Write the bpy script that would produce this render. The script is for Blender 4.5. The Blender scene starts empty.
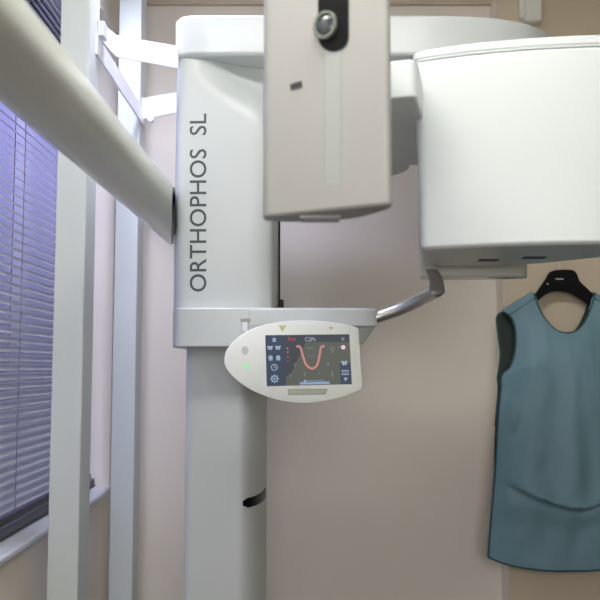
import bpy, bmesh, math, random
from mathutils import Vector, Matrix, noise
random.seed(4)
S = bpy.context.scene
COL = S.collection
R = math.radians

# ------------------------------------------------------------------ camera
F = 800.0                       # focal length in pixels of the 600 px frame
HZ = 365.0                      # row of the horizon
CZ = 1.45                       # eye height
TH = math.atan((HZ - 300.0) / F)
cam_d = bpy.data.cameras.new('camera')
cam = bpy.data.objects.new('camera', cam_d); COL.objects.link(cam)
cam_d.sensor_width = 36.0; cam_d.lens = 36.0 * F / 600.0
cam.location = (0, 0, CZ); cam.rotation_euler = (R(90) + TH, 0, 0)
cam_d.clip_start = 0.02
cam_d.dof.use_dof = True; cam_d.dof.focus_distance = 1.88; cam_d.dof.aperture_fstop = 4.5
S.camera = cam

def at(px, py, Y):
    """point of the photograph's sight line at distance Y in front of the camera"""
    u = (px - 300.0) / F; v = (300.0 - py) / F
    y = math.cos(TH) - v * math.sin(TH); z = math.sin(TH) + v * math.cos(TH)
    k = Y / y
    return Vector((u * k, Y, CZ + z * k))
def zat(py, Y): return at(300, py, Y).z
def xat(px, py, Y): return at(px, py, Y).x

# ------------------------------------------------------------------ materials
def mat(name, col, rough=0.5, metal=0.0, coat=0.0, spec=0.5, emit=None, estr=0.0, trans=0.0,
        bump=0.0, bscale=200.0, var=0.0, vscale=4.0, sheen=0.0):
    m = bpy.data.materials.new(name); m.use_nodes = True
    nt = m.node_tree; b = nt.nodes['Principled BSDF']
    b.inputs['Base Color'].default_value = (*col, 1)
    b.inputs['Roughness'].default_value = rough
    b.inputs['Metallic'].default_value = metal
    b.inputs['Coat Weight'].default_value = coat
    b.inputs['Coat Roughness'].default_value = 0.08
    b.inputs['Specular IOR Level'].default_value = spec
    b.inputs['Sheen Weight'].default_value = sheen
    if emit:
        b.inputs['Emission Color'].default_value = (*emit, 1)
        b.inputs['Emission Strength'].default_value = estr
    tc = None
    if bump or var:
        tc = nt.nodes.new('ShaderNodeTexCoord')
    if var:
        n = nt.nodes.new('ShaderNodeTexNoise'); n.inputs['Scale'].default_value = vscale; n.inputs['Detail'].default_value = 5
        nt.links.new(tc.outputs['Object'], n.inputs['Vector'])
        mx = nt.nodes.new('ShaderNodeMix'); mx.data_type = 'RGBA'
        mx.inputs['A'].default_value = (*[c * (1 - var) for c in col], 1)
        mx.inputs['B'].default_value = (*[min(1, c * (1 + var)) for c in col], 1)
        nt.links.new(n.outputs['Fac'], mx.inputs['Factor'])
        nt.links.new(mx.outputs['Result'], b.inputs['Base Color'])
    if bump:
        n = nt.nodes.new('ShaderNodeTexNoise'); n.inputs['Scale'].default_value = bscale; n.inputs['Detail'].default_value = 3
        nt.links.new(tc.outputs['Object'], n.inputs['Vector'])
        bp = nt.nodes.new('ShaderNodeBump'); bp.inputs['Strength'].default_value = bump; bp.inputs['Distance'].default_value = 0.002
        nt.links.new(n.outputs['Fac'], bp.inputs['Height']); nt.links.new(bp.outputs['Normal'], b.inputs['Normal'])
    if trans:   # thin slat: part of the light passes through
        out = nt.nodes['Material Output']
        t = nt.nodes.new('ShaderNodeBsdfTranslucent'); t.inputs['Color'].default_value = (*col, 1)
        mx = nt.nodes.new('ShaderNodeMixShader'); mx.inputs['Fac'].default_value = trans
        nt.links.new(b.outputs['BSDF'], mx.inputs[1]); nt.links.new(t.outputs['BSDF'], mx.inputs[2])
        nt.links.new(mx.outputs['Shader'], out.inputs['Surface'])
    return m

M = {}
M['plastic'] = mat('white_enamel', (0.60, 0.637, 0.628), 0.42, coat=0.10, var=0.01)
M['plastic_arm'] = mat('arm_enamel', (0.64, 0.665, 0.585), 0.30, coat=0.35, var=0.01)
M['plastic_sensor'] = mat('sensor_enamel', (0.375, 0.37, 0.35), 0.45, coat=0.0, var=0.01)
M['panel'] = mat('panel_plastic', (0.86, 0.89, 0.83), 0.38)
M['seam'] = mat('grey_seam', (0.36, 0.39, 0.37), 0.6)
M['lidseam'] = mat('pale_seam', (0.50, 0.54, 0.52), 0.6)
M['recess'] = mat('pale_green_strip', (0.375, 0.395, 0.37), 0.5)
M['black'] = mat('black_plastic', (0.004, 0.004, 0.006), 0.3, spec=0.15)
M['blackmatt'] = mat('black_matt', (0.006, 0.006, 0.007), 0.7, spec=0.15, bump=0.2, bscale=400)
M['letter'] = mat('grey_lettering', (0.062, 0.082, 0.082), 0.5)
M['letter_faint'] = mat('faint_lettering', (0.42, 0.44, 0.39), 0.4)
M['chrome'] = mat('brushed_steel', (0.66, 0.66, 0.66), 0.36, metal=1.0)
M['handle_grey'] = mat('grey_grip', (0.42, 0.42, 0.43), 0.42, metal=0.4)
M['lens'] = mat('lens_ring', (0.20, 0.23, 0.20), 0.25, metal=0.6)
M['lens_dark'] = mat('lens_dark', (0.03, 0.045, 0.05), 0.08, coat=1.0)
M['frame'] = mat('frame_paint', (0.60, 0.64, 0.62), 0.42, var=0.01)
M['bracket'] = mat('bracket_paint', (0.82, 0.82, 0.85), 0.40)
M['wall'] = mat('beige_wall', (0.82, 0.76, 0.66), 0.85, bump=0.15, bscale=120, var=0.03, vscale=2.0)
M['wallr'] = mat('tan_wall', (0.64, 0.55, 0.41), 0.85, bump=0.15, bscale=120, var=0.03, vscale=2.0)
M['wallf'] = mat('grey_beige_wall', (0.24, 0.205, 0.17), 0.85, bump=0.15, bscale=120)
M['ceil'] = mat('ceiling_paint', (0.74, 0.71, 0.66), 0.9, bump=0.1, bscale=90)
M['floor'] = mat('vinyl_floor', (0.045, 0.030, 0.020), 0.45, var=0.15, vscale=9)
M['trim'] = mat('tan_trim', (0.56, 0.46, 0.36), 0.6)
M['sill'] = mat('white_sill', (0.58, 0.60, 0.64), 0.4)
M['wframe'] = mat('dark_window_frame', (0.03, 0.03, 0.04), 0.4)
M['track'] = mat('grey_track', (0.10, 0.10, 0.11), 0.5)
M['slat'] = mat('grey_slat', (0.46, 0.47, 0.53), 0.40, trans=0.10)
M['rail'] = mat('blind_rail', (0.012, 0.012, 0.016), 0.4)
M['cord'] = mat('blind_cord', (0.16, 0.15, 0.22), 0.8)
M['trunk'] = mat('white_trunking', (0.80, 0.79, 0.72), 0.45)
M['apron'] = mat('blue_green_vinyl', (0.165, 0.295, 0.350), 0.52, bump=0.25, bscale=70, var=0.06, vscale=6, spec=0.4)
M['lining'] = mat('dark_green_lining', (0.022, 0.040, 0.030), 0.7)
M['piping'] = mat('dark_teal_binding', (0.025, 0.085, 0.095), 0.6)
M['scrbg'] = mat('screen_glass', (0.012, 0.013, 0.014), 0.30, spec=0.10, emit=(0.095, 0.100, 0.085), estr=1.0)
M['scrcol'] = mat('screen_navy', (0.01, 0.01, 0.015), 0.30, spec=0.10, emit=(0.040, 0.055, 0.085), estr=1.0)
M['scrtop'] = mat('screen_head', (0.01, 0.01, 0.015), 0.30, spec=0.10, emit=(0.045, 0.055, 0.065), estr=1.0)
M['icon'] = mat('screen_icon', (0.05, 0.05, 0.05), 0.30, spec=0.10, emit=(0.28, 0.36, 0.50), estr=1.0)
M['icondim'] = mat('screen_icon_dim', (0.05, 0.05, 0.05), 0.30, spec=0.10, emit=(0.16, 0.18, 0.18), estr=1.0)
M['iconblue'] = mat('screen_icon_blue', (0.05, 0.05, 0.05), 0.30, spec=0.10, emit=(0.22, 0.33, 0.55), estr=1.0)
M['iconpink'] = mat('screen_icon_pink', (0.05, 0.05, 0.05), 0.30, spec=0.10, emit=(0.80, 0.55, 0.68), estr=1.0)
M['red'] = mat('screen_red', (0.05, 0.01, 0.01), 0.30, spec=0.10, emit=(0.40, 0.06, 0.07), estr=1.0)
M['arch'] = mat('screen_arch', (0.05, 0.02, 0.02), 0.30, spec=0.10, emit=(0.52, 0.22, 0.19), estr=1.0)
M['green'] = mat('green_lamp', (0.45, 0.75, 0.50), 0.4, emit=(0.30, 0.75, 0.38), estr=0.25)
M['greykey'] = mat('grey_key', (0.60, 0.62, 0.62), 0.5)
M['yellow'] = mat('yellow_mark', (0.66, 0.64, 0.30), 0.5)
M['badge'] = mat('olive_badge', (0.36, 0.39, 0.31), 0.45)
M['badge_text'] = mat('badge_text', (0.48, 0.50, 0.42), 0.5)
M['slot'] = mat('vent_slot', (0.03, 0.03, 0.035), 0.6)
M['lamp'] = mat('lamp_diffuser', (0.8, 0.8, 0.8), 0.5, emit=(1.0, 0.995, 0.975), estr=1.0)
M['spotlamp'] = mat('downlight_lens', (0.8, 0.8, 0.8), 0.5, emit=(0.85, 0.88, 1.0), estr=3.0)

def glass_mat():
    m = bpy.data.materials.new('window_glass'); m.use_nodes = True
    nt = m.node_tree; nt.nodes.remove(nt.nodes['Principled BSDF'])
    out = nt.nodes['Material Output']
    t = nt.nodes.new('ShaderNodeBsdfTransparent'); t.inputs['Color'].default_value = (0.95, 0.96, 0.97, 1)
    g = nt.nodes.new('ShaderNodeBsdfGlossy'); g.inputs['Roughness'].default_value = 0.02
    lw = nt.nodes.new('ShaderNodeLayerWeight'); pw = nt.nodes.new('ShaderNodeMath'); pw.operation = 'POWER'; pw.inputs[1].default_value = 5
    fr = nt.nodes.new('ShaderNodeMath'); fr.operation = 'MULTIPLY_ADD'; fr.inputs[1].default_value = 0.6; fr.inputs[2].default_value = 0.04
    nt.links.new(lw.outputs['Facing'], pw.inputs[0]); nt.links.new(pw.outputs[0], fr.inputs[0])
    mx = nt.nodes.new('ShaderNodeMixShader')
    nt.links.new(fr.outputs[0], mx.inputs['Fac'])
    nt.links.new(t.outputs['BSDF'], mx.inputs[1]); nt.links.new(g.outputs['BSDF'], mx.inputs[2])
    nt.links.new(mx.outputs['Shader'], out.inputs['Surface'])
    return m
M['glass'] = glass_mat()

# ------------------------------------------------------------------ builders
def link(name, bm, mats, parent=None, smooth=35, bevel=0.0, bseg=3, subd=0, solid=0.0, recalc=True):
    if recalc: bmesh.ops.recalc_face_normals(bm, faces=bm.faces)
    me = bpy.data.meshes.new(name); bm.to_mesh(me); bm.free()
    for k in (mats if isinstance(mats, (list, tuple)) else [mats]): me.materials.append(M[k])
    if smooth:
        me.polygons.foreach_set('use_smooth', [True] * len(me.polygons))
        me.set_sharp_from_angle(angle=R(smooth))
    o = bpy.data.objects.new(name, me); COL.objects.link(o)
    if parent: o.parent = parent; o.matrix_parent_inverse = world(parent).inverted()
    if solid:
        d = o.modifiers.new('thickness', 'SOLIDIFY'); d.thickness = solid; d.offset = 0
    if bevel:
        d = o.modifiers.new('rounding', 'BEVEL'); d.width = bevel; d.segments = bseg; d.limit_method = 'ANGLE'; d.angle_limit = R(35)
        d.harden_normals = True
    if subd:
        d = o.modifiers.new('smooth', 'SUBSURF'); d.levels = subd; d.render_levels = subd
    return o
def world(o):
    m = Matrix.LocRotScale(o.location, o.rotation_euler, o.scale)
    if o.parent: m = world(o.parent) @ o.matrix_parent_inverse @ m
    return m
def empty(name, loc):
    o = bpy.data.objects.new(name, None); COL.objects.link(o); o.location = loc; o.empty_display_size = 0.1
    return o
def tag(o, label=None, cat=None, group=None, kind=None):
    if label: o['label'] = label
    if cat: o['category'] = cat
    if group: o['group'] = group
    if kind: o['kind'] = kind
    return o

def box(bm, x0, x1, y0, y1, z0, z1, mi=0):
    v = [bm.verts.new(p) for p in ((x0,y0,z0),(x1,y0,z0),(x1,y1,z0),(x0,y1,z0),(x0,y0,z1),(x1,y0,z1),(x1,y1,z1),(x0,y1,z1))]
    for f in ((3,2,1,0),(4,5,6,7),(0,1,5,4),(1,2,6,5),(2,3,7,6),(3,0,4,7)):
        bm.faces.new([v[i] for i in f]).material_index = mi
def loft(bm, rings, closed=True, caps=True, mi=0):
    vs = [[bm.verts.new(p) for p in r] for r in rings]
    n = len(rings[0])
    for a, b in zip(vs[:-1], vs[1:]):
        for i in range(n if closed else n - 1):
            j = (i + 1) % n
            bm.faces.new((a[i], a[j], b[j], b[i])).material_index = mi
    if caps:
        bm.faces.new(list(reversed(vs[0]))).material_index = mi
        bm.faces.new(vs[-1]).material_index = mi
    return vs
def prism_plan(bm, pts, z0, z1, mi=0): loft(bm, [[Vector((x, y, z0)) for x, y in pts], [Vector((x, y, z1)) for x, y in pts]], mi=mi)
def prism_front(bm, pts, y0, y1, mi=0): loft(bm, [[Vector((x, y0, z)) for x, z in pts], [Vector((x, y1, z)) for x, z in pts]], mi=mi)
def tube(bm, pts, rad, n=16, mi=0, caps=True):
    pts = [Vector(p) for p in pts]
    rings = []; ref = Vector((0.13, 0.31, 0.94)).normalized()
    u = None
    for i, p in enumerate(pts):
        t = (pts[min(i+1, len(pts)-1)] - pts[max(i-1, 0)]).normalized()
        if u is None: u = t.cross(ref).normalized()
        u = (u - t * u.dot(t)).normalized(); w = t.cross(u)
        r = rad[i] if isinstance(rad, (list, tuple)) else rad
        rings.append([p + (u * math.cos(2*math.pi*k/n) + w * math.sin(2*math.pi*k/n)) * r for k in range(n)])
    loft(bm, rings, caps=caps, mi=mi)
def crom(P, n=10, closed=False):
    P = [Vector(p) for p in P]; out = []
    N = len(P); rng = N if closed else N - 1
    for i in range(rng):
        if closed: a, b, c, d = P[(i-1) % N], P[i], P[(i+1) % N], P[(i+2) % N]
        else: a, b, c, d = P[max(i-1,0)], P[i], P[i+1], P[min(i+2, N-1)]
        for k in range(n):
            t = k / n
            out.append(0.5*((2*b)+(c-a)*t+(2*a-5*b+4*c-d)*t*t+(3*b-a-3*c+d)*t**3))
    if not closed: out.append(P[-1])
    return out
def round_poly(pts, rads, n=7):
    """plan polygon with rounded corners"""
    out = []; N = len(pts)
    for i in range(N):
        p = Vector(pts[i]); a = (Vector(pts[i-1]) - p); b = (Vector(pts[(i+1) % N]) - p)
        r = rads[i] if isinstance(rads, (list, tuple)) else rads
        if r <= 0: out.append(tuple(p)); continue
        ra = min(r, a.length*0.49); rb = min(r, b.length*0.49)
        s = p + a.normalized()*ra; e = p + b.normalized()*rb
        for k in range(n + 1):
            t = k / n
            q = s*(1-t)**2 + p*2*t*(1-t) + e*t*t
            out.append(tuple(q))
    return out
def sstep(t): t = max(0.0, min(1.0, t)); return t*t*(3-2*t)
def text_mesh(body, thick=0.0, bold=0.006):
    c = bpy.data.curves.new('lettering_curve', 'FONT'); c.body = body; c.size = 1.0; c.extrude = thick; c.resolution_u = 4; c.offset = bold
    o = bpy.data.objects.new('lettering_curve', c); COL.objects.link(o)
    dg = bpy.context.evaluated_depsgraph_get(); dg.update()
    me = bpy.data.meshes.new_from_object(o.evaluated_get(dg))
    COL.objects.unlink(o); bpy.data.objects.remove(o); bpy.data.curves.remove(c)
    return me
def add_text(bm, body, fn, mi=0):
    """fn maps normalised (u, v, t) of the text's box to a point; returns nothing"""
    me = text_mesh(body, 0.0)
    xs = [v.co.x for v in me.vertices]; ys = [v.co.y for v in me.vertices]
    x0, x1, y0, y1 = min(xs), max(xs), min(ys), max(ys)
    vs = [bm.verts.new(fn((v.co.x-x0)/(x1-x0), (v.co.y-y0)/(y1-y0))) for v in me.vertices]
    for p in me.polygons:
        try: bm.faces.new([vs[i] for i in p.vertices]).material_index = mi
        except ValueError: pass
    bpy.data.meshes.remove(me)

# ------------------------------------------------------------------ room
XL, XR, YB, YP, YF, ZC = -0.60, 1.75, 2.65, 2.56, -1.3, 2.76
XP = 0.652                                                # the right part of the rear wall stands 9 cm proud from here
WY0, WY1, WZ0, WZ1, RV = 0.75, 2.555, 1.070, 2.52, 0.15   # window opening and depth of its reveal
bm = bmesh.new(); box(bm, XL - 0.3, XR + 0.2, YF - 0.2, YB + 0.25, -0.1, 0.0)
tag(link('floor', bm, 'floor', smooth=0), kind='structure')
bm = bmesh.new(); box(bm, XL - 0.3, XR + 0.2, YF - 0.2, YB + 0.25, ZC, ZC + 0.1)
tag(link('ceiling', bm, 'ceil', smooth=0), kind='structure')
bm = bmesh.new()
box(bm, XL, XP, YB, YB + 0.2, 0, ZC, 0)
box(bm, XP, XR, YP, YB + 0.2, 0, ZC, 1)
bm.faces.ensure_lookup_table(); bm.faces[-1].material_index = 0      # lighter left-part colour on the step's return stands in for window light
tag(link('wall_back', bm, ['wall', 'wallr'], smooth=0), kind='structure')
bm = bmesh.new(); box(bm, XR, XR + 0.15, YF, YB + 0.2, 0, ZC)
tag(link('wall_right', bm, 'wallf', smooth=0), kind='structure')
VX0, VX1, VZ0, VZ1 = -0.45, 1.05, 1.25, 2.40           # opening for an unseen window, added behind the camera to carry fill light
bm = bmesh.new()
box(bm, XL, XR, YF - 0.15, YF, 0, VZ0); box(bm, XL, XR, YF - 0.15, YF, VZ1, ZC)
box(bm, XL, VX0, YF - 0.15, YF, VZ0, VZ1); box(bm, VX1, XR, YF - 0.15, YF, VZ0, VZ1)
tag(link('wall_front', bm, 'wallf', smooth=0), kind='structure')
w2 = empty('added_fill_window', ((VX0 + VX1) / 2, YF - 0.12, VZ0)); tag(w2, kind='structure')
bm = bmesh.new()
for x0, x1, z0, z1 in ((VX0, VX1, VZ0, VZ0 + 0.05), (VX0, VX1, VZ1 - 0.05, VZ1), (VX0, VX0 + 0.05, VZ0, VZ1), (VX1 - 0.05, VX1, VZ0, VZ1), ((VX0 + VX1) / 2 - 0.03, (VX0 + VX1) / 2 + 0.03, VZ0, VZ1)):
    box(bm, x0, x1, YF - 0.14, YF - 0.09, z0, z1)
link('window_frame', bm, 'frame', w2, smooth=0)
bm = bmesh.new(); box(bm, VX0, VX1, YF - 0.12, YF - 0.115, VZ0, VZ1); link('glass_pane', bm, 'glass', w2, smooth=0)
ad = bpy.data.lights.new('front_fill_light', 'AREA'); ad.shape = 'RECTANGLE'; ad.size = VX1 - VX0 - 0.1; ad.size_y = VZ1 - VZ0 - 0.1  # area light added for soft frontal fill on wall and machine
ad.energy = 26; ad.color = (1.0, 0.985, 0.93)
al = bpy.data.objects.new('front_fill_light', ad); COL.objects.link(al); al.location = ((VX0 + VX1) / 2, YF - 0.08, (VZ0 + VZ1) / 2)
al.rotation_euler = (R(90), 0, 0)
bm = bmesh.new()
X0 = XL - 0.20
box(bm, X0, XL, YF - 0.15, YB + 0.2, 0, WZ0 - 0.018)
box(bm, X0, XL, YF - 0.15, YB + 0.2, WZ1, ZC)
GY0, GY1 = WY0 - 0.10, WY1 + 0.10                        # the glazed opening is wider than the plastered reveal
XM = XL - RV
box(bm, XM, XL, YF - 0.15, WY0, WZ0 - 0.018, WZ1); box(bm, XM, XL, WY1, YB + 0.2, WZ0 - 0.018, WZ1)
box(bm, X0, XM, YF - 0.15, GY0, WZ0 - 0.018, WZ1); box(bm, X0, XM, GY1, YB + 0.2, WZ0 - 0.018, WZ1)
tag(link('wall_left', bm, 'wall', smooth=0), kind='structure')
# crown moulding on the rear wall
bm = bmesh.new()
prof = [(0, 0), (-0.016, 0), (-0.020, 0.02), (-0.035, 0.05), (-0.05, 0.075), (-0.05, 0.085), (0, 0.085)]
loft(bm, [[Vector((x, YB + a, 2.675 + b)) for a, b in prof] for x in (XL, XP)])
tag(link('trim_1', bm, 'trim', smooth=40), kind='structure')

# window: dark frame, panes, sill
win = empty('window_1', (XL - RV, (WY0 + WY1) / 2, WZ0)); tag(win, kind='structure')
XF = XL - RV
bm = bmesh.new()
fw = 0.05
box(bm, XF - 0.05, XF, GY0, GY1, WZ0, WZ0 + fw)
box(bm, XF - 0.05, XF, GY0, GY1, WZ1 - fw, WZ1)
for y in (GY0, 1.50, GY1 - fw): box(bm, XF - 0.05, XF, y, y + fw, WZ0 + fw, WZ1 - fw)
link('window_frame', bm, 'wframe', win, smooth=0)
bm = bmesh.new(); box(bm, XF - 0.002, XL - 0.044, WY0 + 0.002, WY1 - 0.002, WZ0 - 0.001, WZ0 + 0.005, 0); box(bm, XF - 0.002, XL - 0.046, WY0 + 0.002, WY1 - 0.002, WZ0 + 0.005, WZ0 + 0.024, 1)  # lower black strip stands in for the thin shadow gap above the sill
link('window_track', bm, ['wframe', 'track'], win, smooth=0)
bm = bmesh.new(); box(bm, XF - 0.03, XF - 0.024, GY0 + 0.03, GY1 - 0.03, WZ0 + 0.03, WZ1 - 0.03)
link('glass_pane', bm, 'glass', win, smooth=0)
bm = bmesh.new(); box(bm, XF - 0.06, XL + 0.010, WY0, WY1, WZ0 - 0.019, WZ0)
link('window_sill', bm, 'sill', win, bevel=0.007, bseg=4)

# ------------------------------------------------------------------ venetian blind
BX = XL - 0.047
BY0, BY1 = WY0 + 0.02, 2.465
bl = empty('venetian_blind', (BX, 1.3, 2.47))
tag(bl, 'grey venetian blind with tilted slats and dark bottom rail in the window', 'blind')
bm = bmesh.new()
zb, zt, pitch, sw, tilt = WZ0 + 0.068, 2.445, 0.0205, 0.0255, R(36)
n = int((zt - zb) / pitch)
for i in range(n + 1):
    z = zb + i * pitch
    ring = []
    for k in range(5):
        a = (k / 4 - 0.5)
        dx = a * sw * math.cos(tilt); dz = -a * sw * math.sin(tilt) + 0.0022 * (1 - (2*a)**2)
        ring.append((BX + dx, z + dz))
    va = [bm.verts.new((x, BY0, zz)) for x, zz in ring]; vb = [bm.verts.new((x, BY1, zz)) for x, zz in ring]
    for k in range(4): bm.faces.new((va[k], vb[k], vb[k+1], va[k+1]))
link('slats', bm, 'slat', bl, smooth=60, recalc=False)
bm = bmesh.new(); box(bm, BX - 0.013, BX + 0.013, BY0, BY1, WZ0 + 0.034, WZ0 + 0.052)
link('bottom_rail', bm, 'rail', bl, bevel=0.004)
bm = bmesh.new(); box(bm, BX - 0.014, BX + 0.014, BY0, BY1, 2.462, WZ1)
link('head_rail', bm, 'frame', bl, bevel=0.003)
for y in (0.95, 1.39, 1.815, 2.30):
    bm = bmesh.new()
    for dx in (-0.0118, 0.0118): tube(bm, [(BX + dx, y, 2.47), (BX + dx, y, WZ0 + 0.045)], 0.0011, 6)
    link('ladder_cord', bm, 'cord', bl)

# ------------------------------------------------------------------ steel frame by the window
fr = empty('steel_support_frame', (-0.519, 2.1, 0)); tag(fr, 'white square-tube frame of two tall posts beside the window blind', 'frame')
PX0, PX1 = -0.549, -0.481
P1 = (1.775, 1.862); P2 = (2.350, 2.432)
for (y0, y1), lab in ((P1, None), (P2, None)):
    bm = bmesh.new(); box(bm, PX0, PX1, y0, y1, 0.0, ZC)
    link('post', bm, 'frame', fr, bevel=0.004)
zb_ = at(93, 49, 1.862).z
bm = bmesh.new(); box(bm, PX1 - 0.001, PX1 + 0.004, P1[0] + 0.05, P2[1] - 0.01, zb_ - 0.026, zb_ + 0.022)
link('crossbar', bm, 'bracket', fr, bevel=0.001)
# bent strap from the near post to the machine
def strap(pts, th, name):
    bm = bmesh.new()
    rings = []
    for i, (pt, pb) in enumerate(pts):
        a = pts[max(0, i-1)][0]; b = pts[min(len(pts)-1, i+1)][0]
        t = Vector((b.x - a.x, b.y - a.y, 0)).normalized(); nrm = Vector((-t.y, t.x, 0)) * th
        rings.append([pt, pb, pb + nrm, pt + nrm])
    loft(bm, rings)
    return link(name, bm, 'bracket', fr, bevel=0.0012, smooth=30)
s1 = strap([(at(100, 21, 1.862), at(100, 39, 1.862)), (at(116.5, 35, 1.895), at(116.5, 57, 1.895)), (at(178, 46, 1.858), at(178, 68.5, 1.858))], 0.005, 'bracket')
bm = bmesh.new(); p = at(96, 31, 1.85); box(bm, PX1, PX1 + 0.018, 1.835, 1.87, p.z - 0.017, p.z + 0.019)
link('clamp', bm, 'frame', s1, bevel=0.002)
s2 = strap([(at(142, 98, 2.39), at(142, 119, 2.39)), (at(160, 95, 2.34), at(160, 116, 2.34)), (at(186, 91, 2.20), at(186, 111, 2.20))], 0.005, 'bracket')
bm = bmesh.new(); p = at(151, 119, 2.36)
tube(bm, [p + Vector((0, -0.006, 0)), p + Vector((0, 0.012, 0))], 0.009, 8)
link('screw', bm, 'bracket', s2)

# ------------------------------------------------------------------ x-ray machine
xr = empty('dental_xray_machine', (-0.185, 2.08, 0))
tag(xr, 'white panoramic dental x-ray machine with touch panel and long side arm', 'x-ray machine')

# column: flat front, long swept right edge
plan = [(-0.281, 2.19), (-0.281, 2.00)]
plan = []
for k in range(9):                                # left edge rounding
    a = R(180 + 90 * k / 8); plan.append((-0.257 + 0.024 * math.cos(a), 1.985 + 0.018 * math.sin(a)))
for k in range(17):                               # right: quarter ellipse
    a = R(-90 + 90 * k / 16); plan.append((-0.150 + 0.058 * math.cos(a), 2.140 + 0.173 * math.sin(a)))
plan += [(-0.094, 2.28), (-0.10, 2.30), (-0.275, 2.30), (-0.281, 2.28)]
bm = bmesh.new(); prism_plan(bm, plan, 0.02, zat(345, 1.95) + 0.05)
link('column', bm, 'plastic', xr, smooth=40)
column = COL.objects['column']
bm = bmesh.new()                                   # black slot wrapped round the column's right edge
zs = zat(503, 1.975); hs = 0.0115
ins, outs = [], []
ringlist = []
for k in range(2, 17):
    a = R(-90 + 90 * k / 16)
    c = Vector((-0.150 + 0.058 * math.cos(a), 2.140 + 0.173 * math.sin(a), 0))
    nr = Vector((math.cos(a) / 0.058, math.sin(a) / 0.173, 0)).normalized()
    h = hs * min(1.0, 0.45 + 0.3 * (k - 2))
    p = c + nr * 0.0025; q = c - nr * 0.003
    ringlist.append([Vector((p.x, p.y, zs - h)), Vector((p.x, p.y, zs + h)), Vector((q.x, q.y, zs + h)), Vector((q.x, q.y, zs - h))])
loft(bm, ringlist)
link('grip_slot', bm, 'black', column, smooth=40)
bm = bmesh.new(); box(bm, -0.36, 0.02, 1.85, 2.45, 0.0, 0.03)
link('base_plate', bm, 'plastic', xr, bevel=0.006)

# lift carriage, front surface scooped out towards the boom at the upper right
zc0, zc1 = zat(310.5, 1.862), zat(55, 1.862)
base = round_poly([(-0.307, 2.24), (-0.307, 1.925), (-0.290, 1.868), (-0.100, 1.860), (-0.066, 1.875), (-0.056, 2.06), (-0.056, 2.24)],
                  [0.01, 0.03, 0.02, 0.03, 0.012, 0.01, 0.01], 6)
def dens(pts):
    out = []
    for i in range(len(pts)):
        a = Vector(pts[i]); b = Vector(pts[(i+1) % len(pts)])
        m = max(1, int((b - a).length / 0.012))
        for k in range(m): out.append(tuple(a.lerp(b, k / m)))
    return out
base = dens(base)
rings = []
NZ = 50
for i in range(NZ + 1):
    z = zc0 + (zc1 - zc0) * i / NZ
    ring = []
    for x, y in base:
        d = 0
        if y < 2.0:
            # boundary of the scoop: an arc rising to the left
            h = (z - (zc1 - 0.23)) / 0.23
            xe = -0.075 - 0.19 * sstep(h)**1.0
            d = 0.075 * sstep((x - xe) / 0.16) * sstep(h * 1.15)
        ring.append(Vector((x, min(y + d, 2.02) if y < 2.0 else y, z)))
    rings.append(ring)
bm = bmesh.new(); loft(bm, rings)
car = link('lift_carriage', bm, 'plastic', xr, smooth=40)
bm = bmesh.new()
def fl(u, v):      # the word runs upwards
    p = at(206.3 - 17 * v, a_ + (b_ - a_) * u, 1.8605)
    # follow the carriage's almost flat front
    t = (p.x + 0.287) / 0.187
    return Vector((p.x, 1.868 - 0.008 * t - 0.0007, p.z))
a_, b_ = 291.5, 148.5
add_text(bm, 'ORTHOPHOS', fl)
link('lettering', bm, 'letter', car, smooth=0)
bm = bmesh.new(); a_, b_ = 134.5, 113.0
add_text(bm, 'SL', fl)
link('lettering', bm, 'letter', car, smooth=0)
# lower bar under the carriage, running right to the handle
zt_, zb2 = zat(308, 1.85), zat(347, 1.85)
bm = bmesh.new()
pl = round_poly([(-0.307, 2.24), (-0.307, 1.92), (-0.286, 1.846), (-0.085, 1.846), (-0.06, 1.89), (-0.06, 2.24)], [0.005, 0.03, 0.02, 0.015, 0.02, 0.005], 5)
prism_plan(bm, pl, zb2, zt_)
lb = link('carriage_foot', bm, 'plastic', xr, bevel=0.006, smooth=40)
bm = bmesh.new()
xa, xb = -0.12, xat(378, 318, 1.84)
zmid = zat(326, 1.84)
prof = [(1.849, zt_ + 0.0005), (1.8445, zt_ - 0.005), (1.8445, zmid), (1.854, zmid - 0.004), (1.875, zmid - 0.040), (1.90, zb2 + 0.004), (1.99, zb2 + 0.004), (2.0, zt_ - 0.01), (1.99, zt_ + 0.0005)]
rings = []
for x, s in ((xa, 1.0), (xb - 0.03, 1.0), (xb - 0.012, 0.97), (xb - 0.003, 0.90), (xb, 0.80)):
    cy, cz = 1.90, (zt_ + zmid) / 2
    rings.append([Vector((x - (0.028 * ((zmid - z) / (zmid - zb2)) if z < zmid else 0) * (1 if x > xa else 0), cy + (y - cy) * s, cz + (z - cz) * s)) for y, z in prof])
loft(bm, rings)
sarm = link('support_bar', bm, 'plastic', xr, bevel=0.003, smooth=40)
bm = bmesh.new(); p = at(245.5, 324, 1.838)
box(bm, p.x - 0.011, p.x + 0.011, 1.838, 1.852, p.z - 0.018, p.z + 0.012, 0)
box(bm, p.x - 0.011, p.x + 0.011, 1.8355, 1.838, p.z + 0.004, p.z + 0.013, 1)
box(bm, p.x - 0.007, p.x + 0.005, 1.834, 1.838, p.z - 0.018, p.z + 0.004, 2)
link('latch', bm, ['greykey', 'badge', 'bracket'], lb, bevel=0.001)
# black cable guide on the carriage's right edge
bm = bmesh.new()
xg = xat(280, 250, 2.07)
box(bm, xg - 0.0035, xg + 0.0005, 2.055, 2.09, zc0, zat(140, 2.07))
link('cable_guide', bm, 'black', car)
bm = bmesh.new(); box(bm, xg - 0.003, xg + 0.010, 2.05, 2.09, zat(311, 2.07), zat(300, 2.07))
link('end_stop', bm, 'black', car, bevel=0.003)

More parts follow.
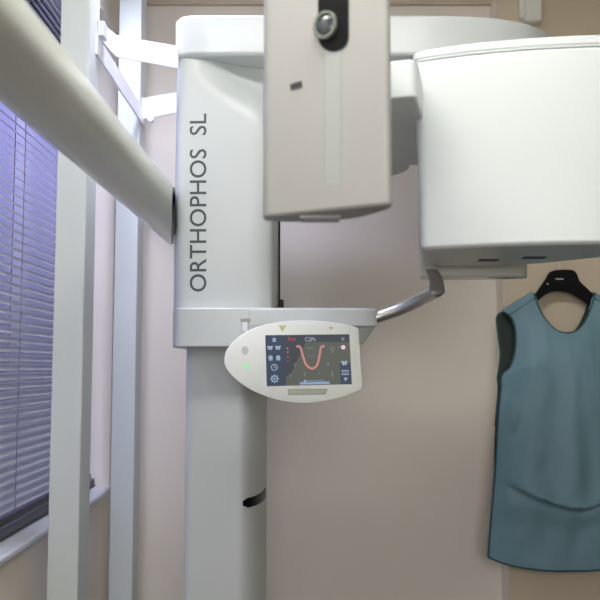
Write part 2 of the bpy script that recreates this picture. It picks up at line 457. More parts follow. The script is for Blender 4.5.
# boom across the top
zt2, zbm = zat(14, 1.85), zat(55, 1.85)
pl = [(-0.307, 2.22), (-0.307, 1.93), (-0.302, 1.885), (-0.287, 1.860), (-0.26, 1.851), (-0.1, 1.850), (0.10, 1.850), (0.28, 1.850), (0.393, 1.853), (0.475, 1.866), (0.545, 1.890), (0.608, 1.935), (0.650, 1.985), (0.672, 2.05), (0.672, 2.15), (0.64, 2.22)]
bm = bmesh.new(); prism_plan(bm, pl, zbm, zt2)
link('boom', bm, 'plastic', xr, bevel=0.010, bseg=4, smooth=50)
# rotary joint under the boom
zr = zat(60, 1.295)
bm = bmesh.new()
tube(bm, [(0.15, 2.02, zr - 0.001), (0.15, 2.02, zbm + 0.01)], 0.13, 40)
link('rotary_joint', bm, 'plastic', xr)
# rotating cross beam carrying sensor and tube head
bm = bmesh.new()
pl = round_poly([(-0.03, 1.20), (0.12, 1.18), (0.14, 1.30), (0.193, 1.285), (0.225, 1.42), (0.40, 1.46), (0.40, 1.74), (0.0, 1.74), (-0.05, 1.40)], [0.02, 0.02, 0.0, 0.02, 0.01, 0.01, 0.02, 0.04, 0.05], 6)
prism_plan(bm, pl, zat(99, 1.295), zat(60, 1.295))
box(bm, 0.06, 0.22, 1.68, 2.08, zr - 0.012, zr - 0.001)
link('cross_beam', bm, 'plastic', xr, bevel=0.008, bseg=3, smooth=40)

# sensor unit, nearest the camera
zs0 = CZ + 0.2005; zs1 = CZ + 0.60
SA, SB = (-0.0495, 1.080), (0.1135, 0.992)
pl = round_poly([SA, SB, (0.1195, 1.015), (0.085, 1.085), (0.03, 1.112), (-0.02, 1.118), (-0.052, 1.105)], [0.012, 0.010, 0.012, 0.02, 0.02, 0.02, 0.008], 6)
bm = bmesh.new(); prism_plan(bm, pl, zs0, zs1)
sen = link('sensor_unit', bm, 'plastic_sensor', xr, bevel=0.0075, bseg=5, smooth=45)
SN = Vector((SB[1] - SA[1], -(SB[0] - SA[0]), 0)).normalized()          # outward normal of the front face
if SN.y > 0: SN = -SN
def onp(px, py, A, B, off=0.0, N=None):
    p = at(px, py, 1.0); u = p.x; m = (B[0] - A[0]) / (B[1] - A[1])
    Y = (A[0] - m * A[1]) / (u - m)
    return at(px, py, Y) + (N * off if N else Vector((0, 0, 0)))
def sf(px, py, off=0.0): return onp(px, py, SA, SB, off, SN)
def plate(bm, pts, fn, t0, t1, mi=0):
    loft(bm, [[fn(x, y, t0) for x, y in pts], [fn(x, y, t1) for x, y in pts]], mi=mi)
# long rounded window: black glass in a thin rim
def pill(x0, x1, ytop, ybot, n=14):
    r = (x1 - x0) / 2; c = (x0 + x1) / 2
    return [(x0, ytop)] + [(c - r * math.cos(math.pi * k / n), ybot - r + r * math.sin(math.pi * k / n)) for k in range(n + 1)] + [(x1, ytop)]
def rpill(x0, x1, y0, y1, n=12):
    r = (x1 - x0) / 2; c = (x0 + x1) / 2
    return [(c + r * math.cos(math.pi + math.pi * k / n), y0 + r + r * math.sin(math.pi + math.pi * k / n)) for k in range(n + 1)] + \
           [(c - r * math.cos(math.pi + math.pi * k / n), y1 - r - r * math.sin(math.pi + math.pi * k / n)) for k in range(n + 1)]
bm = bmesh.new(); plate(bm, rpill(318.3, 349, -52, 52), sf, -0.001, 0.0012)
wn = link('sensor_window', bm, 'black', sen, smooth=40)
bm = bmesh.new()
c = sf(327, 26.5); N = SN; Ux = Vector((0, 0, 1)).cross(N).normalized(); Uz = Vector((0, 0, 1))
rings = []
for rr, dd in ((0.0175, 0.0012), (0.0178, 0.006), (0.0165, 0.0085), (0.0135, 0.0085), (0.0120, 0.006)):
    rings.append([c + N * dd + (Ux * math.cos(2*math.pi*k/28) + Uz * math.sin(2*math.pi*k/28) * 1.12) * rr for k in range(28)])
loft(bm, rings, caps=False)
ring_o = link('lens_ring', bm, 'lens', sen, smooth=40)
bm = bmesh.new()
rings = []
for k in range(5):
    a = R(90 * k / 4.2); rings.append([c + N * (0.005 + 0.004 * math.sin(a)) + (Ux * math.cos(2*math.pi*q/24) + Uz * math.sin(2*math.pi*q/24) * 1.12) * 0.0125 * math.cos(a) for q in range(24)])
loft(bm, rings)
link('lens', bm, 'lens_dark', sen, smooth=60)
# grooved strip with two fine grey lines, faint outer outline
bm = bmesh.new(); plate(bm, [(325, 50), (340, 50), (340, 184), (325, 184)], sf, -0.001, 0.0004)
link('groove_strip', bm, 'recess', sen, smooth=0)
bm = bmesh.new()
for a, b, y0, y1 in ((322.8, 324.6, 46, 185), (339.6, 341.4, 46, 185)): plate(bm, [(a, y0), (b, y0), (b, y1), (a, y1)], sf, -0.001, 0.0007)
link('groove_line', bm, 'seam', sen, smooth=0)
bm = bmesh.new(); plate(bm, [(290.3, 84.5), (301.5, 81), (302.3, 87), (291.2, 90.4)], sf, -0.001, 0.001)
link('indicator_slot', bm, 'slot', sen, smooth=0)
bm = bmesh.new(); box(bm, 0.0, 0.055, 1.062, 1.10, zs0 - 0.0035, zs0 + 0.001)
link('chin_pad_mount', bm, 'greykey', sen, bevel=0.0015)
link_b = None

# tube head on the right
zt0, zt1 = zat(250.5, 1.405), zat(53, 1.405) - 0.015
TA, TB = (0.2020, 1.405), (0.585, 1.326)
tpl = round_poly([TA, (0.30, 1.366), (0.44, 1.336), TB, (0.61, 1.46), (0.46, 1.615), (0.272, 1.640)], [0.024, 0.08, 0.08, 0.03, 0.05, 0.05, 0.02], 8)
bm = bmesh.new()
def taper(pl_, z): return [Vector((x + 0.010 * max(0, (0.40 - x) / 0.20), y, z)) for x, y in pl_]
loft(bm, [taper(tpl, zt0), [Vector((x, y, zt1)) for x, y in tpl]])
tb = link('tube_head', bm, 'plastic', xr, bevel=0.009, bseg=4, smooth=45)
bm = bmesh.new()
cx = sum(p[0] for p in tpl) / len(tpl); cy = sum(p[1] for p in tpl) / len(tpl)
def grow(pl, d):
    return [(x + (x - cx) * d, y + (y - cy) * d) for x, y in pl]
prism_plan(bm, grow(tpl, -0.004), zt1 - 0.002, zt1 + 0.0032)
link('lid_seam', bm, 'lidseam', tb, smooth=45)
bm = bmesh.new()
# lid: highest in the middle of the front, gently domed
lp = grow(tpl, 0.006)
r0 = [Vector((x, y, zt1 + 0.0025)) for x, y in lp]; r1 = [Vector((x, y, zt1 + 0.015)) for x, y in lp]
r2 = [Vector((x, y, zt1 + 0.019)) for x, y in grow(tpl, -0.03)]; r3 = [Vector((x, y, zt1 + 0.024)) for x, y in grow(tpl, -0.4)]
loft(bm, [r0, r1, r2, r3])
link('lid', bm, 'plastic', tb, bevel=0.002, smooth=45)
for (xa_, xb_, ya_) in ((480, 500, 259.5), (524.5, 547, 257)):
    bm = bmesh.new()
    Yv = (zt0 - CZ) * 800 / (365 - ya_); 
    x0_, x1_ = (xa_ - 300) / 800 * Yv, (xb_ - 300) / 800 * Yv
    box(bm, x0_, x1_, Yv - 0.012, Yv + 0.012, zt0 - 0.0015, zt0 + 0.002)
    link('vent_slot', bm, 'slot', tb, bevel=0.0007)
# rear housing behind the tube head
bm = bmesh.new()
hp = round_poly([(0.257, 1.715), (0.490, 1.715), (0.503, 1.76), (0.272, 1.80)], [0.01, 0.05, 0.02, 0.01], 6)
prism_plan(bm, hp, zat(278, 1.74), zat(99, 1.295) + 0.002)
rh = link('rear_housing', bm, 'plastic_arm', xr, bevel=0.004, smooth=45)

# steel positioning handle at the end of the support bar
e0 = at(372, 318.5, 1.865)
path = crom([e0, at(384, 315, 1.862), at(404, 307.5, 1.845), at(424, 297.5, 1.80), at(437, 290.5, 1.735)], 6)
tl = (path[-1] - path[-2]).normalized(); tip = path[-1].copy()
rad = [0.0135 + 0.0020 * k / (len(path) - 1) for k in range(len(path))]
for k in range(1, 7):                                    # rounded end
    a = R(15 * k); path.append(tip + tl * 0.012 * math.sin(a)); rad.append(0.0155 * max(0.05, math.cos(a)))
bm = bmesh.new(); tube(bm, path, rad, 20)
hd = link('handle_tube', bm, 'chrome', xr, smooth=50)
g0 = path[len(path) - 7]; g2 = at(431.5, 267.0, 1.665); g2.z = min(g2.z, zt0 - 0.003)
g1 = g0.lerp(g2, 0.5) + Vector((0.004, 0.0, 0.0))
bm = bmesh.new(); rings = []
gp = crom([g0 + Vector((0, 0, -0.008)), g0, g1, g2], 6)
for i, p in enumerate(gp):
    t = i / (len(gp) - 1)
    q = min(1.0, 0.55 + 0.9 * t * 3)
    a, b = (0.0195 - 0.0065 * t) * min(1, 0.62 + 1.6 * t), (0.0165 - 0.004 * t) * min(1, 0.62 + 1.6 * t)
    rings.append([p + Vector((a * math.cos(2*math.pi*k/20), b * math.sin(2*math.pi*k/20), 0)) for k in range(20)])
loft(bm, rings)
link('handle_grip', bm, 'handle_grey', xr, smooth=60)

# side arm for the skull unit, running past the window towards the camera
c1 = at(171.5, 218, 1.94)
yn = 0.9
for _ in range(20): yn *= (c1.z - CZ) / (at(12.5, 54, yn).z - CZ)
c0 = at(12.5, 54, yn)
az = c1.z
rings = []
NR = 48
for i, (yy, f) in enumerate(((0.26, 0), (0.60, 0), (0.90, 0), (1.20, 0), (1.45, 0), (1.94, 1))):
    ring = []
    cc = c0.lerp(c1, (yy - yn) / (1.94 - yn))
    for k in range(NR):
        a = 2 * math.pi * k / NR
        r = 0.0475
        q = (abs(math.cos(a))**2.7 + abs(math.sin(a))**2.7)**(-1/2.7)   # slightly squared section
        x = r * q * math.cos(a); z = r * q * math.sin(a)
        rot = R(20)
        X = x * math.cos(rot) - z * math.sin(rot); Z = x * math.sin(rot) + z * math.cos(rot)
        y = yy + (f * -6.0 * X if f else 0)
        ring.append(Vector((cc.x + X, min(y, 2.18), cc.z + Z)))
    rings.append(ring)
bm = bmesh.new(); loft(bm, rings)
arm = link('side_arm', bm, 'plastic_arm', xr, smooth=50, bevel=0.003)
end = rings[-1]; ec = sum(end, Vector((0, 0, 0))) / len(end)
bm = bmesh.new()
r0 = [ec + (p - ec) * 0.93 for p in end]; r1 = [p + Vector((0.006, 0.004, 0)) for p in r0]
loft(bm, [r0, r1]); link('arm_gap_piece', bm, 'black', arm, smooth=40)  # black piece stands in for the dark gap at the arm's end
bm = bmesh.new(); box(bm, -0.318, -0.295, 1.985, 2.10, az - 0.035, az + 0.035)
link('arm_bracket', bm, 'plastic', xr, bevel=0.004)

# ------------------------------------------------------------------ touch panel
PY = 1.742
out_px = [(223.8,361),(226,351),(232.5,342),(243,333.5),(258,326.5),(278,322),(300,320.2),(322,321),(342,323.5),(352,325.8),(357.5,328),(359.2,333),(360.5,352),(362.3,378),(362.8,386.5),(359.5,391),(345,396.2),(329,400.5),(312,402.8),(296,403),(278,400.2),(258,393.5),(241,384),(230,374.5),(225.5,367.5)]
oc = [(p.x, p.y) for p in crom(out_px, 3, closed=True)]
ccx = 300; ccy = 362
bm = bmesh.new()
rings = []
for yy, s in ((PY + 0.026, 0.90), (PY + 0.018, 0.965), (PY + 0.009, 1.0), (PY + 0.003, 0.998), (PY + 0.0008, 0.990), (PY, 0.975)):
    ring = []
    for x, y in oc:
        p = at(x, y, PY); c0 = at(ccx, ccy, PY)
        q = c0 + (p - c0) * s
        ring.append(Vector((q.x, yy, q.z)))
    rings.append(ring)
loft(bm, rings)
cp = link('touch_panel', bm, 'panel', xr, smooth=35)
bm = bmesh.new(); box(bm, -0.045, 0.06, PY + 0.02, 1.87, zat(347, 1.78), zat(329, 1.78))
link('panel_mount', bm, 'plastic', xr, bevel=0.004)
# the screen; corners as photographed, everything drawn in its own coordinates (0..100, 0..60)
C4 = [at(265.3, 335.2, PY), at(349.3, 334.3, PY), at(351.8, 384.2, PY), at(266.8, 386.2, PY)]
def sc(u, v, off=0.0):
    a = C4[0].lerp(C4[1], u / 100); b = C4[3].lerp(C4[2], u / 100)
    p = a.lerp(b, v / 60); return Vector((p.x, PY - 0.0004 - off, p.z))
SM = ['scrbg', 'scrcol', 'scrtop', 'icon', 'icondim', 'iconblue', 'iconpink', 'red', 'arch', 'badge']
bm = bmesh.new()
def quad(u0, v0, u1, v1, off, mi):
    bm.faces.new([bm.verts.new(sc(u, v, off)) for u, v in ((u0, v0), (u1, v0), (u1, v1), (u0, v1))]).material_index = mi
def disc(u, v, r, off, mi, n=16):
    bm.faces.new([bm.verts.new(sc(u + r * math.cos(2*math.pi*k/n), v + r * math.sin(2*math.pi*k/n), off)) for k in range(n)]).material_index = mi
def ringd(u, v, r, w, off, mi, n=20):
    A = [bm.verts.new(sc(u + r * math.cos(2*math.pi*k/n), v + r * math.sin(2*math.pi*k/n), off)) for k in range(n)]
    B = [bm.verts.new(sc(u + (r-w) * math.cos(2*math.pi*k/n), v + (r-w) * math.sin(2*math.pi*k/n), off)) for k in range(n)]
    for k in range(n): bm.faces.new((A[k], A[(k+1) % n], B[(k+1) % n], B[k])).material_index = mi
def poly(pts, off, mi): bm.faces.new([bm.verts.new(sc(u, v, off)) for u, v in pts]).material_index = mi
def stroke(pts, w, off, mi):
    P = [p for p in crom([Vector(q) for q in pts], 8)]
    L, Rr = [], []
    for i, p in enumerate(P):
        t = (P[min(i+1, len(P)-1)] - P[max(i-1, 0)]).normalized(); nn = Vector((-t.y, t.x)) * w / 2
        L.append(bm.verts.new(sc(*(p + nn), off))); Rr.append(bm.verts.new(sc(*(p - nn), off)))
    for i in range(len(P) - 1): bm.faces.new((L[i], L[i+1], Rr[i+1], Rr[i])).material_index = mi
quad(0, 0, 100, 60, 0, 0)
quad(0, 0, 23, 60, 0.0002, 1); quad(87, 34, 100, 60, 0.0002, 1); quad(23, 0, 100, 9, 0.0002, 2)
poly([(23, 9), (48, 9), (40, 24), (30, 44), (23, 50)], 0.0002, 2)
def tooth(u, v, s, mi):
    poly([(u - 3.2*s, v - 2.6*s), (u - 1.2*s, v - 2.0*s), (u + 1.2*s, v - 2.0*s), (u + 3.2*s, v - 2.6*s), (u + 3.0*s, v + 0.2*s), (u + 1.4*s, v + 3.0*s), (u, v + 1.2*s), (u - 1.4*s, v + 3.0*s), (u - 3.0*s, v + 0.2*s)], 0.0005, mi)
disc(10.5, 5.2, 2.2, 0.0005, 5); poly([(8, 8), (13, 8), (12, 5.5), (9, 5.5)], 0.0006, 5)
tooth(5.2, 15, 1.0, 3); tooth(14.6, 15, 1.0, 3)
for u in (5.5, 14.5):
    disc(u, 26.5, 2.6, 0.0005, 3); quad(u - 2.2, 27.5, u + 2.2, 30, 0.0005, 5)
ringd(9.5, 38, 4.0, 1.0, 0.0005, 3); stroke([(9.5, 35.5), (9.5, 38), (11.5, 38.6)], 0.8, 0.0006, 3)
ringd(9.5, 51.5, 4.0, 1.3, 0.0005, 3); disc(9.5, 51.5, 1.5, 0.0005, 5)
for k in range(8):
    a = 2*math.pi*k/8; disc(9.5 + 4.3*math.cos(a), 51.5 + 4.3*math.sin(a), 0.8, 0.0006, 3, 8)
add_text(bm, 'Pan', lambda u, v: sc(27 + 9 * u, 7.2 - 4.6 * v, 0.0006), 7)
add_text(bm, 'C2Ph', lambda u, v: sc(47 + 12.5 * u, 8 - 5.0 * v, 0.0006), 3)
for v in (16, 20.5, 26, 31): disc(26, v, 1.0, 0.0005, 8 if v < 22 else 7, 10)
stroke([(36.5, 14.2), (39.5, 13.6), (41.6, 16), (44, 26), (47.5, 36), (54, 40.3), (60, 36.5), (63, 27), (65.2, 17), (67, 14), (70, 14.4)], 2.6, 0.0006, 8)
quad(49, 15.5, 58, 16.3, 0.0005, 4); quad(49, 25, 58, 25.6, 0.0005, 4)
for u, v, w, h in ((34, 36, 1.6, 3.2), (28.5, 49, 1.4, 3), (45, 48, 1.8, 5), (62, 47, 1.2, 2), (73, 36, 2.0, 4.2), (77.5, 48, 2.0, 7)):
    poly([(u, v - h/2), (u + w/2, v), (u, v + h/2), (u - w/2, v)], 0.0005, 4); disc(u, v - h/2, w/2, 0.0005, 4, 8)
ringd(79, 17, 2.6, 1.0, 0.0005, 4); stroke([(80, 19), (79, 22)], 0.9, 0.0005, 4)
disc(92, 5.5, 2.0, 0.0005, 4); disc(92, 15.5, 2.6, 0.0005, 6); quad(86, 15, 90, 16, 0.0005, 4)
tooth(92.5, 34.5, 1.1, 3)
for k in range(3): quad(88.5, 43.0 + 2.2*k, 97.5, 44.3 + 2.2*k, 0.0005, 4 if k == 1 else 3)
poly([(90.5, 52), (95.5, 52), (93, 56.5)], 0.0005, 3)
quad(39, 56.3, 74, 59, 0.0005, 5); quad(46, 54, 68, 55.6, 0.0005, 4); disc(45, 55, 1.6, 0.0006, 3, 10)
link('screen', bm, SM, cp, smooth=0, recalc=False)
def pf(px, py, off=0.0): 
    p = at(px, py, PY); return Vector((p.x, PY - off, p.z))
bm = bmesh.new(); plate(bm, [(246 + 3.6*math.cos(2*math.pi*k/18), 366 + 3.4*math.sin(2*math.pi*k/18)) for k in range(18)], pf, -0.001, 0.0006)
link('lit_button', bm, 'green', cp)
bm = bmesh.new(); plate(bm, [(245 + 3.4*math.cos(2*math.pi*k/18), 350.5 + 4.2*math.sin(2*math.pi*k/18)) for k in range(18)], pf, -0.001, 0.0006)
link('button', bm, 'greykey', cp)
bm = bmesh.new(); plate(bm, [(278.6, 325.6), (286.4, 325.6), (282.5, 332)], pf, -0.001, 0.0006)
link('warning_mark', bm, 'yellow', cp, smooth=0)
bm = bmesh.new(); plate(bm, [(328.5, 326.8), (333.5, 326.8), (331, 330)], pf, -0.001, 0.0006)
link('warning_mark', bm, 'yellow', cp, smooth=0)
bm = bmesh.new()
plate(bm, [(288, 389), (328, 388.6), (325.5, 394.6), (288.3, 395.2)], pf, -0.001, 0.0005, 0)
for k in range(11): 
    x0 = 291 + k * 3.0; plate(bm, [(x0, 390.6), (x0 + 2.0, 390.6), (x0 + 2.0, 393), (x0, 393)], pf, 0.0004, 0.0008, 1)
link('name_badge', bm, ['badge', 'badge_text'], cp, smooth=0)

# ------------------------------------------------------------------ lead apron on its hanger
AC = 564.5
ag = empty('lead_apron', at(AC, 430, 2.50)); tag(ag, 'blue-green sleeveless lead apron hanging on the black hanger at the wall', 'apron')
def mir(x): return 2 * AC - x
FY = 2.495
left_px = [(504,312),(512,319),(515.8,334),(515,352),(509.5,368),(501.5,376),(501,388),(499.5,402),(497.5,432),(495.3,470),(491.8,510),(488.2,557)]
hem_px  = [(488.2,556),(505,561.5),(530,565),(550,566),(590,566)]
top_px = [(504,312),(518,303),(533.5,293.5),(535.5,300),(538.5,308.5),(543,318),(549.5,326.8),(556.5,332),(AC,333.5)]
right_px = [(mir(x), y) for x, y in left_px]
hem_px = hem_px[:4] + [(AC, 566)]; hem_px += [(mir(x), y) for x, y in reversed(hem_px[:-1])]
top_px = top_px + [(mir(x), y) for x, y in reversed(top_px[:-1])]
def resample(P, n, smooth=True):
    P = [Vector((x, y, 0)) for x, y in P]
    Q = crom(P, 8) if smooth else P
    L = [0]
    for a, b in zip(Q[:-1], Q[1:]): L.append(L[-1] + (b - a).length)
    out = []; j = 0
    for i in range(n + 1):
        d = L[-1] * i / n
        while j < len(Q) - 2 and L[j+1] < d: j += 1
        t = (d - L[j]) / max(1e-9, L[j+1] - L[j]); out.append(Q[j].lerp(Q[j+1], t))
    return out
def resample_top(n):
    a = resample(top_px[:3], n // 4, False); b = resample(top_px[2:-2], n // 2, True); c = resample(top_px[-3:], n - n // 4 - n // 2, False)
    return a + b[1:] + c[1:]
def coons(Lc, Rc, T, Bc, yfn):
    nu, nv = len(T) - 1, len(Lc) - 1
    g = []
    for j in range(nv + 1):
        v = j / nv; row = []
        for i in range(nu + 1):
            u = i / nu
            p = (1-v)*T[i] + v*Bc[i] + (1-u)*Lc[j] + u*Rc[j] - ((1-u)*(1-v)*T[0] + u*(1-v)*T[-1] + (1-u)*v*Bc[0] + u*v*Bc[-1])
            w = at(p.x, p.y, FY); row.append(Vector((w.x, yfn(u, v, p.x, p.y), w.z)))
        g.append(row)
    return g
def foldline(x): # the horizontal sag crease, row of the photograph at column x
    t = (x - 497) / 78.0
    if x <= 575: return 474 + 29 * (1 - (1 - max(0, t))**1.8)
    return 503 - 14 * sstep((x - 575) / 40.0)
def yfront(u, v, px, py):
    e = min(u, 1 - u)
    bulge = 0.045 * (1 - (1 - min(1, e / 0.35))**2) * sstep((py - 300) / 60)
    d = py - foldline(px)
    ff = sstep((px - 497) / 30) 
    crease = (0.030 * math.exp(d / 15.0) if d < 0 else 0.030 * max(0.0, 1 - d / 4.0)) - 0.008 * math.exp(-((d - 6) / 4.0)**2)
    belly = 0.018 * sstep((py - 380) / 110.0) * sstep((520 - py) / 30.0 + 0.3)
    vert = 0.011 * math.exp(-((px - 567 + (py - 430) * 0.02) / 9.0)**2) * sstep((py - 350) / 50) * sstep((500 - py) / 20)
    vert2 = 0.005 * math.exp(-((px - 540) / 14.0)**2) * sstep((py - 360) / 40) * sstep((500 - py) / 30)
    diag = 0.016 * math.sin((px * 0.75 + py * 0.55) / 6.0) * math.exp(-((px - 507) / 12.0)**2) * math.exp(-((py - 405) / 34.0)**2)
    wob = 0.009 * noise.noise(Vector((px * 0.035, py * 0.02, 1.7))) + 0.003 * noise.noise(Vector((px * 0.09, py * 0.05, 4.2)))
    sh = 0.0
    return FY - bulge - (crease * ff + belly + vert - vert2 + diag * 1.0 + wob * min(1, e * 8)) * min(1, e * 9 + 0.15)
NV, NU = 130, 96
def cloth(name, g, mt, solid=0.004):
    bm = bmesh.new()
    vs = [[bm.verts.new(p) for p in row] for row in g]
    for a, b in zip(vs[:-1], vs[1:]):
        for i in range(len(a) - 1): bm.faces.new((a[i], b[i], b[i+1], a[i+1]))
    return link(name, bm, mt, ag, smooth=80, solid=solid, recalc=False)
gf = coons(resample(left_px, NV), resample(right_px, NV), resample_top(NU), resample(hem_px, NU), yfront)
cloth('front_panel', gf, 'apron')
# back panel: reaches a little further out at the armholes, dark lined
lb_px = [(503,312),(499.6,317),(500.6,330),(502.6,345),(503.4,356),(501.8,370),(500.5,378),(501.5,388),(500.5,402),(498,432),(496,470),(492.5,510),(489.5,555)]
rb_px = [(mir(x), y) for x, y in lb_px]
hb_px = [(489.5,555),(530,560),(AC,561)]; hb_px += [(mir(x), y) for x, y in reversed(hb_px[:-1])]
tb_px = [(503,312),(518,303),(533.5,294.5),(542,300),(553,307),(566,309)]; 
def rt(n):
    t = tb_px + [(mir(x), y) for x, y in reversed(tb_px[:-1])]
    a = resample(t[:3], n // 4, False); b = resample(t[2:-2], n // 2, True); c = resample(t[-3:], n - n // 4 - n // 2, False)
    return a + b[1:] + c[1:]
def yback(u, v, px, py): return FY + 0.036 * (1 - (0.0 if v < 0.5 else 0.55 * sstep((v - 0.5) / 0.3) * (1 - sstep(min(u, 1-u) / 0.1))))
# neckline of the back panel lies behind the hanger, so keep it as low as the front's
tb_px = [(503,312),(518,303),(533.5,294.8),(536.5,300),(539.5,309.5),(543.5,319.5),(549.5,329),(556.5,334.5),(AC,336)]
gb = coons(resample(lb_px, NV // 2), resample(rb_px, NV // 2), rt(NU // 2), resample(hb_px, NU // 2), yback)
cloth('back_panel', gb, 'lining', 0.003)
# shoulder straps folded over the hanger
for idx in (range(0, NU // 4 + 1), range(NU - NU // 4, NU + 1)):
    bm = bmesh.new()
    A = [bm.verts.new(gf[0][i]) for i in idx]; B = [bm.verts.new(Vector((gf[0][i].x, FY + 0.036, gf[0][i].z + 0.002))) for i in idx]
    Cc = [bm.verts.new(Vector((gf[0][i].x, FY + 0.018, gf[0][i].z + 0.006))) for i in idx]
    for k in range(len(A) - 1):
        bm.faces.new((A[k], A[k+1], Cc[k+1], Cc[k])); bm.faces.new((Cc[k], Cc[k+1], B[k+1], B[k]))
    link('shoulder_strap', bm, 'apron', ag, smooth=80, solid=0.004)
# bound edges
bm = bmesh.new()
tube(bm, [r[0] + Vector((0, -0.001, 0)) for r in gf][::2] , 0.0034, 8)
tube(bm, [r[-1] + Vector((0, -0.001, 0)) for r in gf][::2], 0.0034, 8)
tube(bm, gf[-1][::2], 0.0034, 8)
tube(bm, gf[0][NU//4: NU - NU//4 + 1], 0.0032, 8)
tube(bm, [r[0] for r in gb[:NV//4]], 0.0032, 8)
tube(bm, [r[-1] for r in gb[:NV//4]], 0.0032, 8)
link('binding', bm, 'piping', ag, smooth=60)
# stitched seam just below the left shoulder's edge
for gg in (lambda k: (507 + k * 28, 316 - k * 17.8), lambda k: (mir(507 + k * 28), 316 - k * 17.8)):
    pts = []; bm = bmesh.new()
    for k in range(9):
        x, y = gg(k / 8); p = at(x, y, FY); pts.append(Vector((p.x, FY - 0.0045 - 0.004 * sstep((y - 300) / 60), p.z)))
    tube(bm, pts, 0.0012, 6)
    link('shoulder_seam', bm, 'piping', ag, smooth=60)

hg = empty('coat_hanger', at(560, 280, 2.51)); tag(hg, 'black broad-shouldered plastic coat hanger holding the lead apron', 'hanger')
up = [(513,315),(522,307),(533,297),(541,286),(546,278.5),(549,273),(555,270.3),(570,270),(575.5,273),(579,281),(585,287),(593,294.5),(606,305),(616,315)]
lo = [(615,319),(606,315),(597,311),(588.5,304.5),(577,296.5),(566,291.8),(556,291.2),(547,293.8),(540,298.8),(531,307.5),(521,315),(514,319)]
bm = bmesh.new()
HY = FY + 0.020
pts = [(p.x, p.y) for p in crom([Vector((x, y)) for x, y in up], 4)] + [(p.x, p.y) for p in crom([Vector((x, y)) for x, y in lo], 4)]
rings = []
for yy in (HY - 0.010, HY + 0.010):
    ring = []
    for x, y in pts:
        p = at(x, y, HY); ring.append(Vector((p.x, yy, p.z)))
    rings.append(ring)
loft(bm, rings)
link('shoulder_bar', bm, 'blackmatt', hg, bevel=0.004, bseg=3, smooth=45)
bm = bmesh.new(); p = at(547.5, 284, HY - 0.0105)
box(bm, p.x - 0.002, p.x + 0.002, p.y - 0.001, p.y + 0.002, p.z - 0.002, p.z + 0.003)
link('rivet', bm, 'greykey', hg, smooth=0); bm = bmesh.new()
p = at(559.5, 279, HY - 0.0105); box(bm, p.x - 0.012, p.x + 0.012, p.y - 0.0004, p.y + 0.002, p.z - 0.0015, p.z + 0.0015)
link('emblem', bm, 'greykey', hg, smooth=0)
h0 = at(559.5, 272, HY)
zk = CZ + 0.45
pts = [h0 + Vector((0, 0, -0.01)), h0 + Vector((0, 0, 0.02)), Vector((h0.x, HY, zk - 0.045))]
for k in range(0, 11):
    a = R(-60 + 250 * k / 10); pts.append(Vector((h0.x + 0.0 + 0.022 * math.cos(a), HY, zk - 0.0 + 0.022 * math.sin(a) )))
bm = bmesh.new(); tube(bm, crom(pts, 5), 0.0025, 10)
link('hook', bm, 'chrome', hg)
wk = empty('wall_hook', (h0.x, YP, zk + 0.02)); tag(wk, 'steel wall hook behind the tube head carrying the black hanger', 'hook')
bm = bmesh.new(); box(bm, h0.x - 0.018, h0.x + 0.018, YP - 0.006, YP, zk - 0.03, zk + 0.06); link('back_plate', bm, 'chrome', wk, bevel=0.002)
bm = bmesh.new(); tube(bm, crom([(h0.x, YP, zk + 0.012), (h0.x, YP - 0.03, zk + 0.012), (h0.x, YP - 0.055, zk + 0.014), (h0.x, YP - 0.07, zk + 0.035)], 5), 0.006, 12); link('peg', bm, 'chrome', wk)

# ------------------------------------------------------------------ cable trunking on the wall, top right
ct = empty('cable_trunking', at(534, 10, YP)); tag(ct, 'white plastic cable trunking ending on the tan wall above the tube head', 'trunking')
x0, x1 = xat(525.5, 10, 2.52), xat(543, 10, 2.52)
bm = bmesh.new(); box(bm, x0, x1, 2.522, YP + 0.001, zat(20.5, 2.52), ZC); link('cover', bm, 'trunk', ct, bevel=0.008, bseg=4)
bm = bmesh.new(); box(bm, x0 - 0.012, x0 + 0.004, 2.545, YP + 0.001, zat(14, 2.52), ZC); link('backing_strip', bm, 'trunk', ct, bevel=0.002)

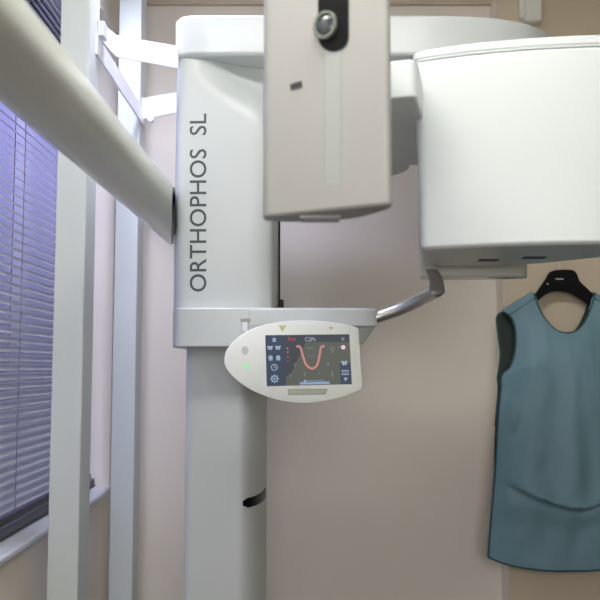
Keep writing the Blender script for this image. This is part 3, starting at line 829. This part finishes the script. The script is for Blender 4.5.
# ------------------------------------------------------------------ lamps
LX, LY = -0.04, 0.72
lt = empty('ceiling_light', (LX, LY, ZC)); tag(lt, 'white rectangular ceiling light over the x-ray machine', 'ceiling light')
bm = bmesh.new(); box(bm, LX - 0.62, LX + 0.62, LY - 0.17, LY + 0.17, ZC - 0.05, ZC); link('housing', bm, 'trunk', lt, bevel=0.006)
bm = bmesh.new(); box(bm, LX - 0.59, LX + 0.59, LY - 0.14, LY + 0.14, ZC - 0.058, ZC - 0.049); link('diffuser', bm, 'lamp', lt)
M['lamp'].node_tree.nodes['Principled BSDF'].inputs['Emission Strength'].default_value = 21.5
DX, DY = -0.385, 1.838
dl = empty('downlight', (DX, DY, ZC)); tag(dl, 'small round cool white ceiling downlight beside the window', 'downlight')
bm = bmesh.new(); tube(bm, [(DX, DY, ZC - 0.012), (DX, DY, ZC)], 0.05, 32); link('bezel', bm, 'trunk', dl, bevel=0.003)
ld = bpy.data.lights.new('downlight_beam', 'SPOT'); ld.energy = 60; ld.color = (0.72, 0.74, 1.0)
ld.spot_size = R(118); ld.spot_blend = 0.9; ld.shadow_soft_size = 0.07
lo_ = bpy.data.objects.new('downlight_beam', ld); COL.objects.link(lo_); lo_.location = (DX, DY, ZC - 0.03)
lo_.rotation_euler = (Vector((-0.42, 2.12, 2.0)) - lo_.location).to_track_quat('-Z', 'Y').to_euler()
lo_.parent = dl; lo_.matrix_parent_inverse = world(dl).inverted()

# ------------------------------------------------------------------ daylight
w = bpy.data.worlds.new('daylight'); S.world = w; w.use_nodes = True
nt = w.node_tree; bg = nt.nodes['Background']
tc = nt.nodes.new('ShaderNodeTexCoord'); sp = nt.nodes.new('ShaderNodeSeparateXYZ'); rp = nt.nodes.new('ShaderNodeValToRGB')
mp = nt.nodes.new('ShaderNodeMapRange'); mp.inputs['From Min'].default_value = -1; mp.inputs['From Max'].default_value = 1
nt.links.new(tc.outputs['Generated'], sp.inputs['Vector']); nt.links.new(sp.outputs['Z'], mp.inputs['Value'])
nt.links.new(mp.outputs['Result'], rp.inputs['Fac']); nt.links.new(rp.outputs['Color'], bg.inputs['Color'])
e = rp.color_ramp.elements
e[0].position = 0.0; e[0].color = (0.008, 0.008, 0.010, 1)
e[1].position = 1.0; e[1].color = (1.0, 1.0, 1.30, 1)
for pos_, c_ in ((0.47, (0.015, 0.015, 0.022)), (0.545, (0.07, 0.07, 0.14)), (0.64, (0.15, 0.148, 0.33)), (0.74, (0.20, 0.20, 0.40)), (0.83, (0.85, 0.85, 1.15))):
    k = e.new(pos_); k.color = (*c_, 1)
bg.inputs['Strength'].default_value = 3.2

S.view_settings.view_transform = 'Standard'; S.view_settings.look = 'None'
S.view_settings.exposure = 0.0; S.view_settings.gamma = 1.0; S.view_settings.use_curve_mapping = False
S.cycles.use_denoising = True
S.cycles.max_bounces = 8
